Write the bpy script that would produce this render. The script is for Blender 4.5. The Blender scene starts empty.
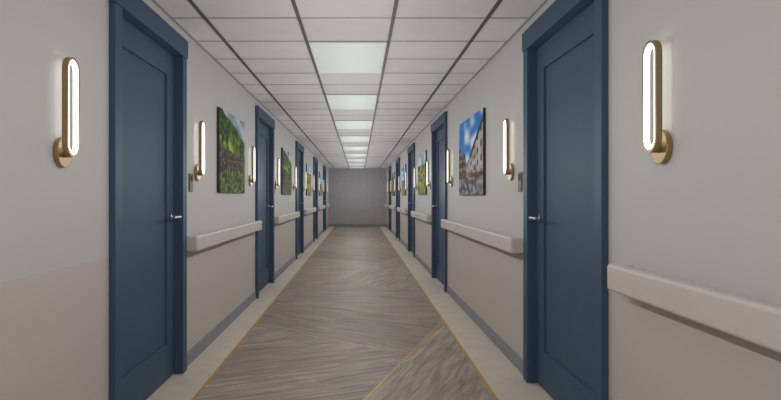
import bpy, bmesh, math
from mathutils import Vector, Matrix, noise

# ---------------- dimensions -----------------
H=1.27; CE=2.50; AL=1.295; AR=1.18
Y0=-3.0; Y1=26.0
PRO=0.035
def lin(c):
    return tuple(((x/255)/12.92 if x/255<=0.04045 else (((x/255)+0.055)/1.055)**2.4) for x in c)
# ---------------- materials ------------------
def newmat(name):
    m=bpy.data.materials.new(name); m.use_nodes=True
    nt=m.node_tree; b=nt.nodes["Principled BSDF"]
    return m,nt,b
def simple(name,rgb,rough=0.5,metal=0.0,noise_amt=0.06,scale=8.0,bump=0.0,emit=None,es=0,spec=0.3):
    m,nt,b=newmat(name)
    c=lin(rgb)
    tc=nt.nodes.new("ShaderNodeTexCoord")
    n=nt.nodes.new("ShaderNodeTexNoise"); n.inputs["Scale"].default_value=scale; n.inputs["Detail"].default_value=4
    nt.links.new(tc.outputs["Object"],n.inputs["Vector"])
    r=nt.nodes.new("ShaderNodeValToRGB")
    r.color_ramp.elements[0].position=0.3; r.color_ramp.elements[1].position=0.7
    r.color_ramp.elements[0].color=tuple(x*(1-noise_amt) for x in c)+(1,)
    r.color_ramp.elements[1].color=tuple(min(1,x*(1+noise_amt)) for x in c)+(1,)
    nt.links.new(n.outputs["Fac"],r.inputs["Fac"])
    nt.links.new(r.outputs["Color"],b.inputs["Base Color"])
    b.inputs["Roughness"].default_value=rough; b.inputs["Metallic"].default_value=metal
    b.inputs["Specular IOR Level"].default_value=spec
    if bump:
        bp=nt.nodes.new("ShaderNodeBump"); bp.inputs["Strength"].default_value=bump; bp.inputs["Distance"].default_value=0.002
        n2=nt.nodes.new("ShaderNodeTexNoise"); n2.inputs["Scale"].default_value=180
        nt.links.new(tc.outputs["Object"],n2.inputs["Vector"])
        nt.links.new(n2.outputs["Fac"],bp.inputs["Height"]); nt.links.new(bp.outputs["Normal"],b.inputs["Normal"])
    if emit:
        b.inputs["Emission Color"].default_value=lin(emit)+(1,)
        b.inputs["Emission Strength"].default_value=es
    return m
def wallmat():
    m,nt,b=newmat("wall_paint_two_tone")
    g=nt.nodes.new("ShaderNodeNewGeometry"); s=nt.nodes.new("ShaderNodeSeparateXYZ")
    nt.links.new(g.outputs["Position"],s.inputs[0])
    gt=nt.nodes.new("ShaderNodeMath"); gt.operation='GREATER_THAN'; gt.inputs[1].default_value=0.96
    nt.links.new(s.outputs["Z"],gt.inputs[0])
    mx=nt.nodes.new("ShaderNodeMix"); mx.data_type='RGBA'
    mx.inputs[6].default_value=lin((202,193,189))+(1,)
    mx.inputs[7].default_value=lin((202,201,199))+(1,)
    nt.links.new(gt.outputs[0],mx.inputs[0])
    n=nt.nodes.new("ShaderNodeTexNoise"); n.inputs["Scale"].default_value=1.2; n.inputs["Detail"].default_value=3
    nt.links.new(g.outputs["Position"],n.inputs["Vector"])
    mr=nt.nodes.new("ShaderNodeMapRange"); mr.inputs["To Min"].default_value=0.96; mr.inputs["To Max"].default_value=1.04
    nt.links.new(n.outputs["Fac"],mr.inputs["Value"])
    mm=nt.nodes.new("ShaderNodeVectorMath"); mm.operation='SCALE'
    nt.links.new(mx.outputs[2],mm.inputs[0]); nt.links.new(mr.outputs[0],mm.inputs["Scale"])
    nt.links.new(mm.outputs[0],b.inputs["Base Color"])
    b.inputs["Roughness"].default_value=0.7; b.inputs["Specular IOR Level"].default_value=0.25
    return m
def floormat(name,ang,tone):
    m,nt,b=newmat(name)
    g=nt.nodes.new("ShaderNodeNewGeometry")
    r0=nt.nodes.new("ShaderNodeMapping"); r0.inputs["Rotation"].default_value=(0,0,math.radians(-ang))
    nt.links.new(g.outputs["Position"],r0.inputs["Vector"])
    sc=nt.nodes.new("ShaderNodeMapping"); sc.inputs["Scale"].default_value=(1.3,14,1)
    nt.links.new(r0.outputs[0],sc.inputs["Vector"])
    n=nt.nodes.new("ShaderNodeTexNoise"); n.inputs["Scale"].default_value=1.6; n.inputs["Detail"].default_value=8; n.inputs["Roughness"].default_value=0.62
    n.inputs["Distortion"].default_value=0.6
    nt.links.new(sc.outputs[0],n.inputs["Vector"])
    cr=nt.nodes.new("ShaderNodeValToRGB")
    e=cr.color_ramp.elements
    e[0].position=0.28; e[0].color=tuple(x*tone for x in lin((130,119,110)))+(1,)
    e[1].position=0.72; e[1].color=tuple(x*tone for x in lin((196,186,175)))+(1,)
    k=cr.color_ramp.elements.new(0.5); k.color=tuple(x*tone for x in lin((163,152,142)))+(1,)
    nt.links.new(n.outputs["Fac"],cr.inputs["Fac"])
    br=nt.nodes.new("ShaderNodeTexBrick")
    br.inputs["Scale"].default_value=1.0; br.inputs["Brick Width"].default_value=1.5; br.inputs["Row Height"].default_value=0.2
    br.inputs["Mortar Size"].default_value=0.0015; br.inputs["Color1"].default_value=(1,1,1,1); br.inputs["Color2"].default_value=(0.84,0.84,0.84,1)
    br.inputs["Mortar"].default_value=(0.65,0.65,0.65,1)
    nt.links.new(r0.outputs[0],br.inputs["Vector"])
    mx=nt.nodes.new("ShaderNodeMix"); mx.data_type='RGBA'; mx.blend_type='MULTIPLY'; mx.inputs[0].default_value=1
    nt.links.new(cr.outputs[0],mx.inputs[6]); nt.links.new(br.outputs[0],mx.inputs[7])
    nt.links.new(mx.outputs[2],b.inputs["Base Color"])
    b.inputs["Roughness"].default_value=0.6; b.inputs["Specular IOR Level"].default_value=0.22
    return m
M_wall=wallmat()
M_blue=simple("navy_door_paint",(73,92,114),0.6,0,0.03,5,spec=.2)
M_blue2=simple("navy_frame_paint",(70,89,111),0.55,0,0.03,5,spec=.2)
M_base=simple("grey_vinyl_base",(140,144,152),0.5)
M_rail=simple("handrail_vinyl",(210,202,197),0.45,0,0.02)
M_tile=simple("ceiling_tile",(226,224,226),0.9,0,0.03,3,0.3)
M_grid=simple("ceiling_grid_metal",(84,82,84),0.5,0.0)
M_grid2=simple("ceiling_crossbar",(160,158,160),0.5,0.0)
M_border=simple("floor_border_vinyl",(212,202,188),0.55,0,0.05,6,spec=.2)
M_gold=simple("gold_inlay",(190,152,76),0.5,0.0)
M_brass=simple("satin_brass",(160,138,98),0.42,0.5)
M_chrome=simple("brushed_chrome",(215,217,220),0.22,1.0)
M_endw=simple("end_wall_paint",(178,178,181),0.7)
M_plate=simple("sign_plate_bronze",(120,114,88),0.6,0.0)
M_opal=simple("opal_led",(255,252,245),0.5,0,0.0,8,0,(255,250,242),2.0)
M_panel=simple("led_panel_diffuser",(170,176,174),0.6,0,0.0,8,0,(232,244,240),0.32)
M_edge=simple("canvas_edge",(60,62,60),0.7)
FL=[floormat("floor_planks_a",25,1.0),floormat("floor_planks_b",-35,0.86),floormat("floor_planks_c",70,1.04),floormat("floor_planks_d",-5,0.94)]

# ---------------- helpers --------------------
def box(bm,x0,x1,y0,y1,z0,z1,mi=0,bev=0.0,seg=2):
    x0,x1=min(x0,x1),max(x0,x1); y0,y1=min(y0,y1),max(y0,y1); z0,z1=min(z0,z1),max(z0,z1)
    t=bmesh.new()
    bmesh.ops.create_cube(t,size=1)
    for v in t.verts:
        v.co=Vector((x0+(v.co.x+.5)*(x1-x0),y0+(v.co.y+.5)*(y1-y0),z0+(v.co.z+.5)*(z1-z0)))
    if bev: bmesh.ops.bevel(t,geom=t.edges[:],offset=bev,segments=seg,profile=0.5,affect='EDGES')
    merge(bm,t,mi)
def merge(bm,t,mi,smooth=False):
    vm={v:bm.verts.new(v.co) for v in t.verts}
    for f in t.faces:
        nf=bm.faces.new([vm[v] for v in f.verts]); nf.material_index=mi; nf.smooth=smooth
    t.free()
def cyl(bm,p0,p1,r,mi=0,seg=28,bev=0.0,r2=None):
    t=bmesh.new(); p0=Vector(p0); p1=Vector(p1); d=p1-p0
    bmesh.ops.create_cone(t,cap_ends=True,segments=seg,radius1=r,radius2=r if r2 is None else r2,depth=d.length)
    if bev:
        ed=[e for e in t.edges if abs(e.verts[0].co.z-e.verts[1].co.z)<1e-6]
        bmesh.ops.bevel(t,geom=ed,offset=bev,segments=3,profile=0.5,affect='EDGES')
    q=Vector((0,0,1)).rotation_difference(d.normalized()).to_matrix().to_4x4()
    bmesh.ops.transform(t,matrix=Matrix.Translation((p0+p1)/2)@q,verts=t.verts)
    merge(bm,t,mi,False)
def obj(name,bm,mats,parent=None):
    bmesh.ops.recalc_face_normals(bm,faces=bm.faces[:])
    me=bpy.data.meshes.new(name); bm.to_mesh(me); bm.free()
    for m in mats: me.materials.append(m)
    o=bpy.data.objects.new(name,me); bpy.context.collection.objects.link(o)
    if parent: o.parent=parent
    return o
def empty(name):
    o=bpy.data.objects.new(name,None); bpy.context.collection.objects.link(o); return o

# ---------------- doors layout ----------------
JW=0.10   # casing width
FT=2.41   # frame top
doorsL=[(3.10,4.40),(7.48,8.95),(12.2,13.7),(16.9,18.4),(21.5,23.0)]
doorsR=[(2.83,4.19),(8.0,9.5),(12.6,14.1),(17.2,18.7),(21.8,23.3)]
TW=0.16
def wall_side(side,A,doors,name):
    bm=bmesh.new()
    s=side
    y=Y0
    for (a,b) in doors:
        oa,ob=a+JW*0.5,b-JW*0.5
        box(bm,s*A,s*(A+TW),y,oa,0,CE)
        box(bm,s*A,s*(A+TW),oa,ob,FT-0.08,CE)
        y=ob
    box(bm,s*A,s*(A+TW),y,Y1,0,CE)
    return obj(name,bm,[M_wall])
wall_side(-1,AL,doorsL,"wall_left"); wall_side(1,AR,doorsR,"wall_right")
bm=bmesh.new(); box(bm,-AL-TW,AR+TW,Y1,Y1+.15,0,CE); obj("wall_end",bm,[M_endw])
bm=bmesh.new(); box(bm,-AL-TW,AR+TW,Y0-.15,Y0,0,CE); obj("wall_back",bm,[M_endw])

def door(n,s,A,ya,yb):
    X=lambda u: s*(A-u)
    e=empty("door_%d"%n); e.location=(s*A,(ya+yb)/2,0)
    bpy.context.view_layer.update()
    def fin(name,bm,mats):
        o=obj(name,bm,mats); o.parent=e; o.matrix_parent_inverse=e.matrix_world.inverted(); return o
    bm=bmesh.new()
    ia,ib=ya+JW,yb-JW
    HT=0.13
    box(bm,X(PRO),X(0.001),ya+.004,ia,0.002,FT-HT,0,0.004)
    box(bm,X(PRO),X(0.001),ib,yb-.004,0.002,FT-HT,0,0.004)
    box(bm,X(PRO+.008),X(0.001),ya-.002,yb+.002,FT-HT,FT,0,0.004)
    box(bm,X(0.004),X(-.12),ya+JW*.5+.002,ia,0.002,FT-HT,0)
    box(bm,X(0.004),X(-.12),ib,yb-JW*.5-.002,0.002,FT-HT,0)
    box(bm,X(0.004),X(-.12),ia,ib,FT-HT-.0,FT-.085,0)
    fin("frame",bm,[M_blue2])
    bm=bmesh.new()
    sf=-0.03; d=0.045; top=FT-HT-.003; st=0.15
    a,b=ia+.003,ib-.003
    box(bm,X(sf),X(sf-d),a,a+st,0.01,top,0,0.002)
    box(bm,X(sf),X(sf-d),b-st,b,0.01,top,0,0.002)
    box(bm,X(sf),X(sf-d),a+st,b-st,top-.16,top,0,0.002)
    box(bm,X(sf),X(sf-d),a+st,b-st,0.01,0.25,0,0.002)
    box(bm,X(sf-.016),X(sf-d),a+st-.003,b-st+.003,0.245,top-.155,0)
    fin("slab",bm,[M_blue])
    bm=bmesh.new()
    hy=b-.07; hz=1.13
    cyl(bm,(X(sf),hy,hz),(X(sf+.012),hy,hz),.030,0,28,.003)
    cyl(bm,(X(sf+.01),hy,hz),(X(sf+.067),hy,hz),.012,0,20)
    cyl(bm,(X(sf+.060),hy+.014,hz),(X(sf+.060),hy-.12,hz),.011,0,20,.003)
    fin("lever_handle",bm,[M_chrome])
    bm=bmesh.new()
    for z in (0.3,1.2,2.05):
        cyl(bm,(X(sf+.01),ia+.004,z-.05),(X(sf+.01),ia+.004,z+.05),.008,0,16)
    fin("hinges",bm,[M_chrome])
n=1
for (a,b) in doorsL: door(n,-1,AL,a,b); n+=1
for (a,b) in doorsR: door(n,1,AR,a,b); n+=1

# ---------------- baseboards -----------------
def gaps(doors,pad=0.0):
    y=Y0; out=[]
    for a,b in doors: out.append((y,a-pad)); y=b+pad
    out.append((y,Y1)); return out
for nm,s,A,ds in (("baseboard_left",-1,AL,doorsL),("baseboard_right",1,AR,doorsR)):
    bm=bmesh.new()
    for a,b in gaps(ds): box(bm,s*A,s*(A-.012),a+.002,b-.002,0.0,0.10,0,0.003)
    obj(nm,bm,[M_base])
bm=bmesh.new(); box(bm,-AL+.013,AR-.013,Y1-.012,Y1,0,.10,0,.003); obj("baseboard_end",bm,[M_base])

# ---------------- handrails ------------------
def rail(s,A,ya,yb):
    bm=bmesh.new()
    zt=H-.29; zb=zt-.115
    box(bm,s*(A-.045),s*(A-.10),ya,yb,zb,zt,0,0.014,4)
    box(bm,s*A,s*(A-.06),ya,ya+.05,zb+.004,zt-.004,0,0.008,3)
    box(bm,s*A,s*(A-.06),yb-.05,yb,zb+.004,zt-.004,0,0.008,3)
    k=ya+.5
    while k<yb-.3:
        box(bm,s*A,s*(A-.06),k,k+.06,zb+.025,zt-.03,0,.003); k+=.8
    obj("handrail",bm,[M_rail])
for i in range(len(doorsL)-1): rail(-1,AL,doorsL[i][1]+.04,doorsL[i+1][0]-.08)
rail(-1,AL,doorsL[-1][1]+.12,Y1-.15)
rail(1,AR,Y0+.1,doorsR[0][0]-.21)
for i in range(len(doorsR)-1): rail(1,AR,doorsR[i][1]+.08,doorsR[i+1][0]-.08)
rail(1,AR,doorsR[-1][1]+.12,Y1-.15)

# ---------------- floor ----------------------
XL=-1.038; XR=0.863
bm=bmesh.new()
def poly(pts,mi,z=0.0):
    vs=[bm.verts.new((x,y,z)) for x,y in pts]
    f=bm.faces.new(vs); f.material_index=mi
poly([(-AL-TW,Y0),(XL,Y0),(XL,Y1),(-AL-TW,Y1)],4)
poly([(XR,Y0),(AR+TW,Y0),(AR+TW,Y1),(XR,Y1)],4)
lines=[]
P=6.75
def clipY(pts):
    def cl(pts,f,inter):
        out=[]
        for i in range(len(pts)):
            p,q=pts[i],pts[(i+1)%len(pts)]
            if f(p): out.append(p)
            if f(p)!=f(q): out.append(inter(p,q))
        return out
    for lim,sg in ((Y0,1),(Y1,-1)):
        if len(pts)<3: return []
        pts=cl(pts,lambda p:(p[1]-lim)*sg>=0,lambda p,q:(p[0]+(q[0]-p[0])*(lim-p[1])/(q[1]-p[1]),lim))
    return pts
def seg(p,q):
    if p[1]>q[1]: p,q=q,p
    if q[1]<=Y0 or p[1]>=Y1: return
    g=lambda y:(p[0]+(q[0]-p[0])*(y-p[1])/(q[1]-p[1]),y)
    lines.append((g(max(Y0,p[1])),g(min(Y1,q[1]))))
for k in range(-1,5):
    D=P*k
    L0=(XL,.65+D);R0=(XR,6.15+D);L1=(XL,.65+P+D);Rm=(XR,6.15-P+D)
    T=(XL+(XR-XL)*(4.82-.65)/5.5,4.82+D); LB=(XL,5.95+D)
    S=(XL+(XR-XL)*(2.4-.65)/5.5,2.4+D); RB=(XR,1.3+D)
    for pts,mi in (([L0,T,LB],0),([LB,T,R0,L1],1),([L0,Rm,RB,S],3),([S,RB,R0],2)):
        c=clipY(pts)
        if len(c)>=3: poly(c,mi)
    seg(L0,R0);seg(R0,L1);seg(LB,T);seg(S,RB)
poly([(-AL-TW,Y0),(AR+TW,Y0),(AR+TW,Y1),(-AL-TW,Y1)],4,-0.1)
fo=obj("floor",bm,FL+[M_border])
bm=bmesh.new()
def strip(p,q,w,z=0.0015):
    p=Vector((p[0],p[1],0));q=Vector((q[0],q[1],0));d=(q-p).normalized();nn=Vector((-d.y,d.x,0))*w/2
    lo=[bm.verts.new(v) for v in (p-nn,q-nn,q+nn,p+nn)]
    hi=[bm.verts.new(v.co+Vector((0,0,z))) for v in lo]
    bm.faces.new(hi)
    for i in range(4): bm.faces.new((lo[i],lo[(i+1)%4],hi[(i+1)%4],hi[i]))
for p,q in lines: strip(p,q,.023)
strip((XL,Y0),(XL,Y1),.022,.002); strip((XR,Y0),(XR,Y1),.022,.002)
obj("floor_inlay_trim",bm,[M_gold])

# ---------------- ceiling --------------------
bm=bmesh.new(); box(bm,-AL-TW,AR+TW,Y0-.15,Y1+.15,CE,CE+.12); obj("ceiling",bm,[M_tile])
GX=[-1.055,-.412,.235,.88]
bm=bmesh.new()
yy=4.73-.61*12; ys=[]
while yy<Y1:
    if yy>Y0: ys.append(yy)
    yy+=.61
for x in GX: box(bm,x-.012,x+.012,Y0+.01,Y1-.01,CE-.008,CE-.0005,0)
for y in ys:
    box(bm,-AL+.003,AR-.003,y-.006,y+.006,CE-.004,CE-.0005,1)
for s,A in ((-1,AL),(1,AR)):
    box(bm,s*(A-.001),s*(A-.018),Y0+.01,Y1-.01,CE-.006,CE-.0005,1)
obj("ceiling_grid",bm,[M_grid,M_grid2])
y=4.73-2.44*3
while y+1.22<Y1:
    if y>Y0:
        bm=bmesh.new()
        a,b,c,d=GX[1]+.014,GX[2]-.014,y+.009,y+1.211
        box(bm,a+.008,b-.008,c+.008,d-.008,CE-.0075,CE-.001,0)
        for q in ((a,a+.008,c,d),(b-.008,b,c,d),(a+.008,b-.008,c,c+.008),(a+.008,b-.008,d-.008,d)):
            box(bm,q[0],q[1],q[2],q[3],CE-.010,CE-.001,1)
        obj("ceiling_light_panel",bm,[M_panel,M_tile])
    y+=2.44

# ---------------- sconces --------------------
def sconce(s,A,y):
    bm=bmesh.new()
    X=lambda u:s*(A-u)
    zd=1.463
    cyl(bm,(X(0),y,zd),(X(.022),y,zd),.066,0,48,.004)
    cyl(bm,(X(.02),y,zd),(X(.044),y,zd),.022,0,24,.002)
    R=.048; z0=1.452+R; z1=1.865-R
    path=[]
    N=20
    for i in range(N+1):
        a=math.pi*i/N; path.append((y+R*math.cos(a),z1+R*math.sin(a),math.cos(a),math.sin(a)))
    for i in range(N+1):
        a=math.pi+math.pi*i/N; path.append((y+R*math.cos(a),z0+R*math.sin(a),math.cos(a),math.sin(a)))
    def sweep(rin,rout,u0,u1,mi):
        rings=[]
        for (py,pz,ny,nz) in path:
            r=[]
            for (o,u) in ((rin,u0),(rout,u0),(rout,u1),(rin,u1)):
                r.append(bm.verts.new((X(u),py+ny*o,pz+nz*o)))
            rings.append(r)
        for i in range(len(rings)):
            A_,B_=rings[i],rings[(i+1)%len(rings)]
            for j in range(4):
                f=bm.faces.new((A_[j],A_[(j+1)%4],B_[(j+1)%4],B_[j])); f.material_index=mi
    sweep(-.001,.010,.036,.059,0)
    sweep(-.012,-.001,.038,.0575,1)
    obj("wall_sconce",bm,[M_brass,M_opal])
for y in (2.60,4.77,7.1,9.3,11.8,14.0,16.5,18.7,21.1,23.3): sconce(-1,AL,y)
for y in (2.32,4.62,7.6,9.9,12.2,14.4,16.9,19.0,21.5,23.6): sconce(1,AR,y)

# ---------------- sign plates ----------------
def plate(s,A,y):
    bm=bmesh.new()
    box(bm,s*A,s*(A-.012),y-.045,y+.045,1.31,1.45,0,.003)
    box(bm,s*(A-.012),s*(A-.015),y-.028,y+.028,1.39,1.435,1,.001)
    obj("room_sign",bm,[M_plate,M_edge])
for a,b in doorsL: plate(-1,AL,b+.20)
for a,b in doorsR: plate(1,AR,b+.18)

# ---------------- paintings ------------------
def N2(u,v,s,o=0): return noise.noise(Vector((u*s+o,v*s-o,o*1.7)))
def mixc(a,b,t):
    t=max(0,min(1,t)); return tuple(a[i]+(b[i]-a[i])*t for i in range(3))
def p_hills(u,v,o=0):
    c=mixc((110,130,150),(205,212,216),.5+N2(u,v,5,o))
    r1=1.02-.30*u+.05*N2(u,0,4,o)
    if v<r1: c=mixc((38,70,30),(92,126,48),.5+1.4*N2(u,v,9,o+3))
    r2=.88-.26*u+.04*N2(u,0,7,o+2)
    if v<r2:
        w=math.sin((v*2.2+u*.9)*9+2*N2(u,v,3,o))
        c=mixc((54,94,26),(196,200,66),.36+.35*w+.5*N2(u,v,10,o+5))
    # trees
    for (tx,ty,tr) in ((.10,.74,.13),(.27,.68,.09),(.86,.62,.12)):
        d=math.hypot((u-tx)*1.4,v-ty)+.06*N2(u,v,14,o)
        if d<tr: c=mixc((20,40,16),(70,104,40),.5+2*N2(u,v,20,o+6))
        if abs(u-tx)<.012 and ty-.25<v<ty-tr*.5: c=(50,38,28)
    r3=.54-.05*u+.05*N2(u,0,7,o+9)
    if v<r3:
        d=noise.voronoi(Vector((u*24+o,v*26,0)))[0]
        e=d[1]-d[0]
        st=mixc((66,60,46),(132,122,98),.5+1.4*N2(u,v,12,o+7))
        c=mixc((26,24,18),st,e*2.6)
    if .12<v<r3+.06:
        for px in (.30,.52,.74):
            if abs(u-px-.04*(v-.3))<.018: c=mixc((48,36,26),(110,90,64),.5+N2(u,v*.3,30,o))
        if .30<u<.74:
            for k in range(4):
                if abs(v-(.22+.085*k+.03*u))<.012: c=(104,86,62)
    r4=.27+.07*N2(u,0,6,o+4)+.10*u*u
    if v<r4: c=mixc((22,46,14),(124,146,48),.40+1.5*N2(u*1.5,v,18,o+8))
    return c
def p_street(u,v,o=0):
    c=mixc((46,128,205),(225,238,248),.28+1.5*N2(u,v*1.6,4,o+1))
    rf=.52+.40*max(0,(u-.50))/.50
    if u<.34 and v<.62-.35*u+.05*math.sin(u*30):
        c=mixc((30,36,40),(78,70,62),.5+N2(u,v,14,o))
        if (u*16)%1<.35 and (v*9)%1<.4 and v>.3: c=(170,155,130)
    if u>.50 and v<rf:
        gx=((u-.50)*8)%1; gy=(v/ rf*5)%1
        c=mixc((198,196,190),(150,146,140),.5+N2(u,v,8,o))
        if v>rf-.07: c=(52,50,54)
        elif .28<gx<.68 and .3<gy<.75 and v>.25: c=(52,58,70)
        if v<.28 and v>.2: c=mixc((90,66,60),(60,62,68),.5+2*N2(u,v,20,o))
    if .34<u<.50 and v<.42: c=mixc((130,90,76),(206,180,150),.5+N2(u,v,12,o))
    if v<.22: c=mixc((74,76,82),(160,158,156),.5+1.3*N2(u,v*2,8,o+4))
    for (px,h) in ((.14,.30),(.24,.24),(.40,.2),(.43,.18),(.60,.26),(.74,.36)):
        t=(v-.06)/h
        if 0<t<1:
            w=.022*(1-.5*abs(t-.6)) if t<.85 else .010
            if abs(u-px)<w: c=(34,38,56) if t<.5 else ((110,60,66) if t<.85 else (190,150,130))
    return c
def p_flowers(u,v,o=0):
    c=mixc((30,80,36),(120,170,70),.5+1.3*N2(u,v,8,o))
    if v>.7: c=mixc((120,170,210),(235,240,240),.5+N2(u,v,4,o))
    if N2(u,v,16,o+4)>.22 and v<.65: c=mixc((230,190,60),(220,110,60),.5+N2(u,v,5,o))
    return c
def p_sea(u,v,o=0):
    c=mixc((60,140,200),(240,244,250),.4+1.3*N2(u,v*2,4,o))
    if v<.5: c=mixc((20,80,120),(60,150,170),.5+1.3*N2(u,v*4,6,o))
    if v<.22+.25*u: c=mixc((80,110,50),(160,150,90),.5+1.3*N2(u,v,11,o))
    return c
M_pic,nt,b=newmat("painted_canvas")
at=nt.nodes.new("ShaderNodeAttribute"); at.attribute_name="Col"
nt.links.new(at.outputs["Color"],b.inputs["Base Color"]); b.inputs["Roughness"].default_value=.7
b.inputs["Specular IOR Level"].default_value=.15
def painting(s,A,ya,yb,z0,z1,fn,o,nu=60,nv=40):
    bm=bmesh.new(); u0,u1=.004,.026
    box(bm,s*(A-u0),s*(A-u1),ya,yb,z0,z1,1,.002)
    X=s*(A-u1-.0012)
    lay=bm.loops.layers.float_color.new("Col")
    for i in range(nu):
        for j in range(nv):
            us=(i/nu,(i+1)/nu); vs=(j/nv,(j+1)/nv)
            uc=(i+.5)/nu; vc=(j+.5)/nv
            ue=uc if s<0 else 1-uc
            c=lin(tuple(max(0,min(255,x)) for x in fn(ue,vc,o)))
            Y=[ya+.003+(yb-ya-.006)*t for t in us]; Z=[z0+.003+(z1-z0-.006)*t for t in vs]
            f=bm.faces.new([bm.verts.new(p) for p in ((X,Y[0],Z[0]),(X,Y[1],Z[0]),(X,Y[1],Z[1]),(X,Y[0],Z[1]))])
            f.material_index=0
            for l in f.loops: l[lay]=c+(1,)
    me=bpy.data.meshes.new("wall_painting"); bm.to_mesh(me); bm.free()
    me.materials.append(M_pic); me.materials.append(M_edge)
    ob=bpy.data.objects.new("wall_painting",me); bpy.context.collection.objects.link(ob)
painting(-1,AL,5.46,6.66,1.31,2.09,p_hills,1,180,130)
painting(1,AR,5.58,6.92,1.29,2.10,p_street,2,180,130)
painting(-1,AL,9.95,11.3,1.31,2.09,p_hills,5)
painting(1,AR,10.4,11.8,1.31,2.09,p_flowers,6)
painting(-1,AL,14.6,15.9,1.31,2.09,p_flowers,7)
painting(1,AR,14.9,16.2,1.31,2.09,p_sea,8)
painting(-1,AL,19.3,20.6,1.31,2.09,p_sea,9)
painting(1,AR,19.6,20.9,1.31,2.09,p_hills,12)

# ---------------- lights ---------------------
y=-2.2
while y<25:
    ld=bpy.data.lights.new("added_fill_light",'POINT'); ld.energy=9.5; ld.shadow_soft_size=0.0; ld.color=(1,.985,.96)  # added fill in mid-air, no fixture here; panels and sconces alone are too dark
    lo=bpy.data.objects.new("added_fill_light",ld); lo.location=(-.06,y,1.6); bpy.context.collection.objects.link(lo)
    y+=1.22
# ---------------- world & camera -------------
w=bpy.data.worlds.new("World"); bpy.context.scene.world=w; w.use_nodes=True
w.node_tree.nodes["Background"].inputs[0].default_value=(.5,.5,.52,1)
w.node_tree.nodes["Background"].inputs[1].default_value=0.3
cd=bpy.data.cameras.new("camera"); cam=bpy.data.objects.new("camera",cd); bpy.context.collection.objects.link(cam)
cam.location=(0,0,H); cam.rotation_euler=(math.radians(90),0,0)
cd.sensor_width=36; cd.sensor_fit='HORIZONTAL'; cd.lens=600/781*36
cd.shift_x=31.5/781; cd.shift_y=-3/781; cd.clip_start=.02
bpy.context.scene.camera=cam
bpy.context.scene.view_settings.view_transform='Standard'
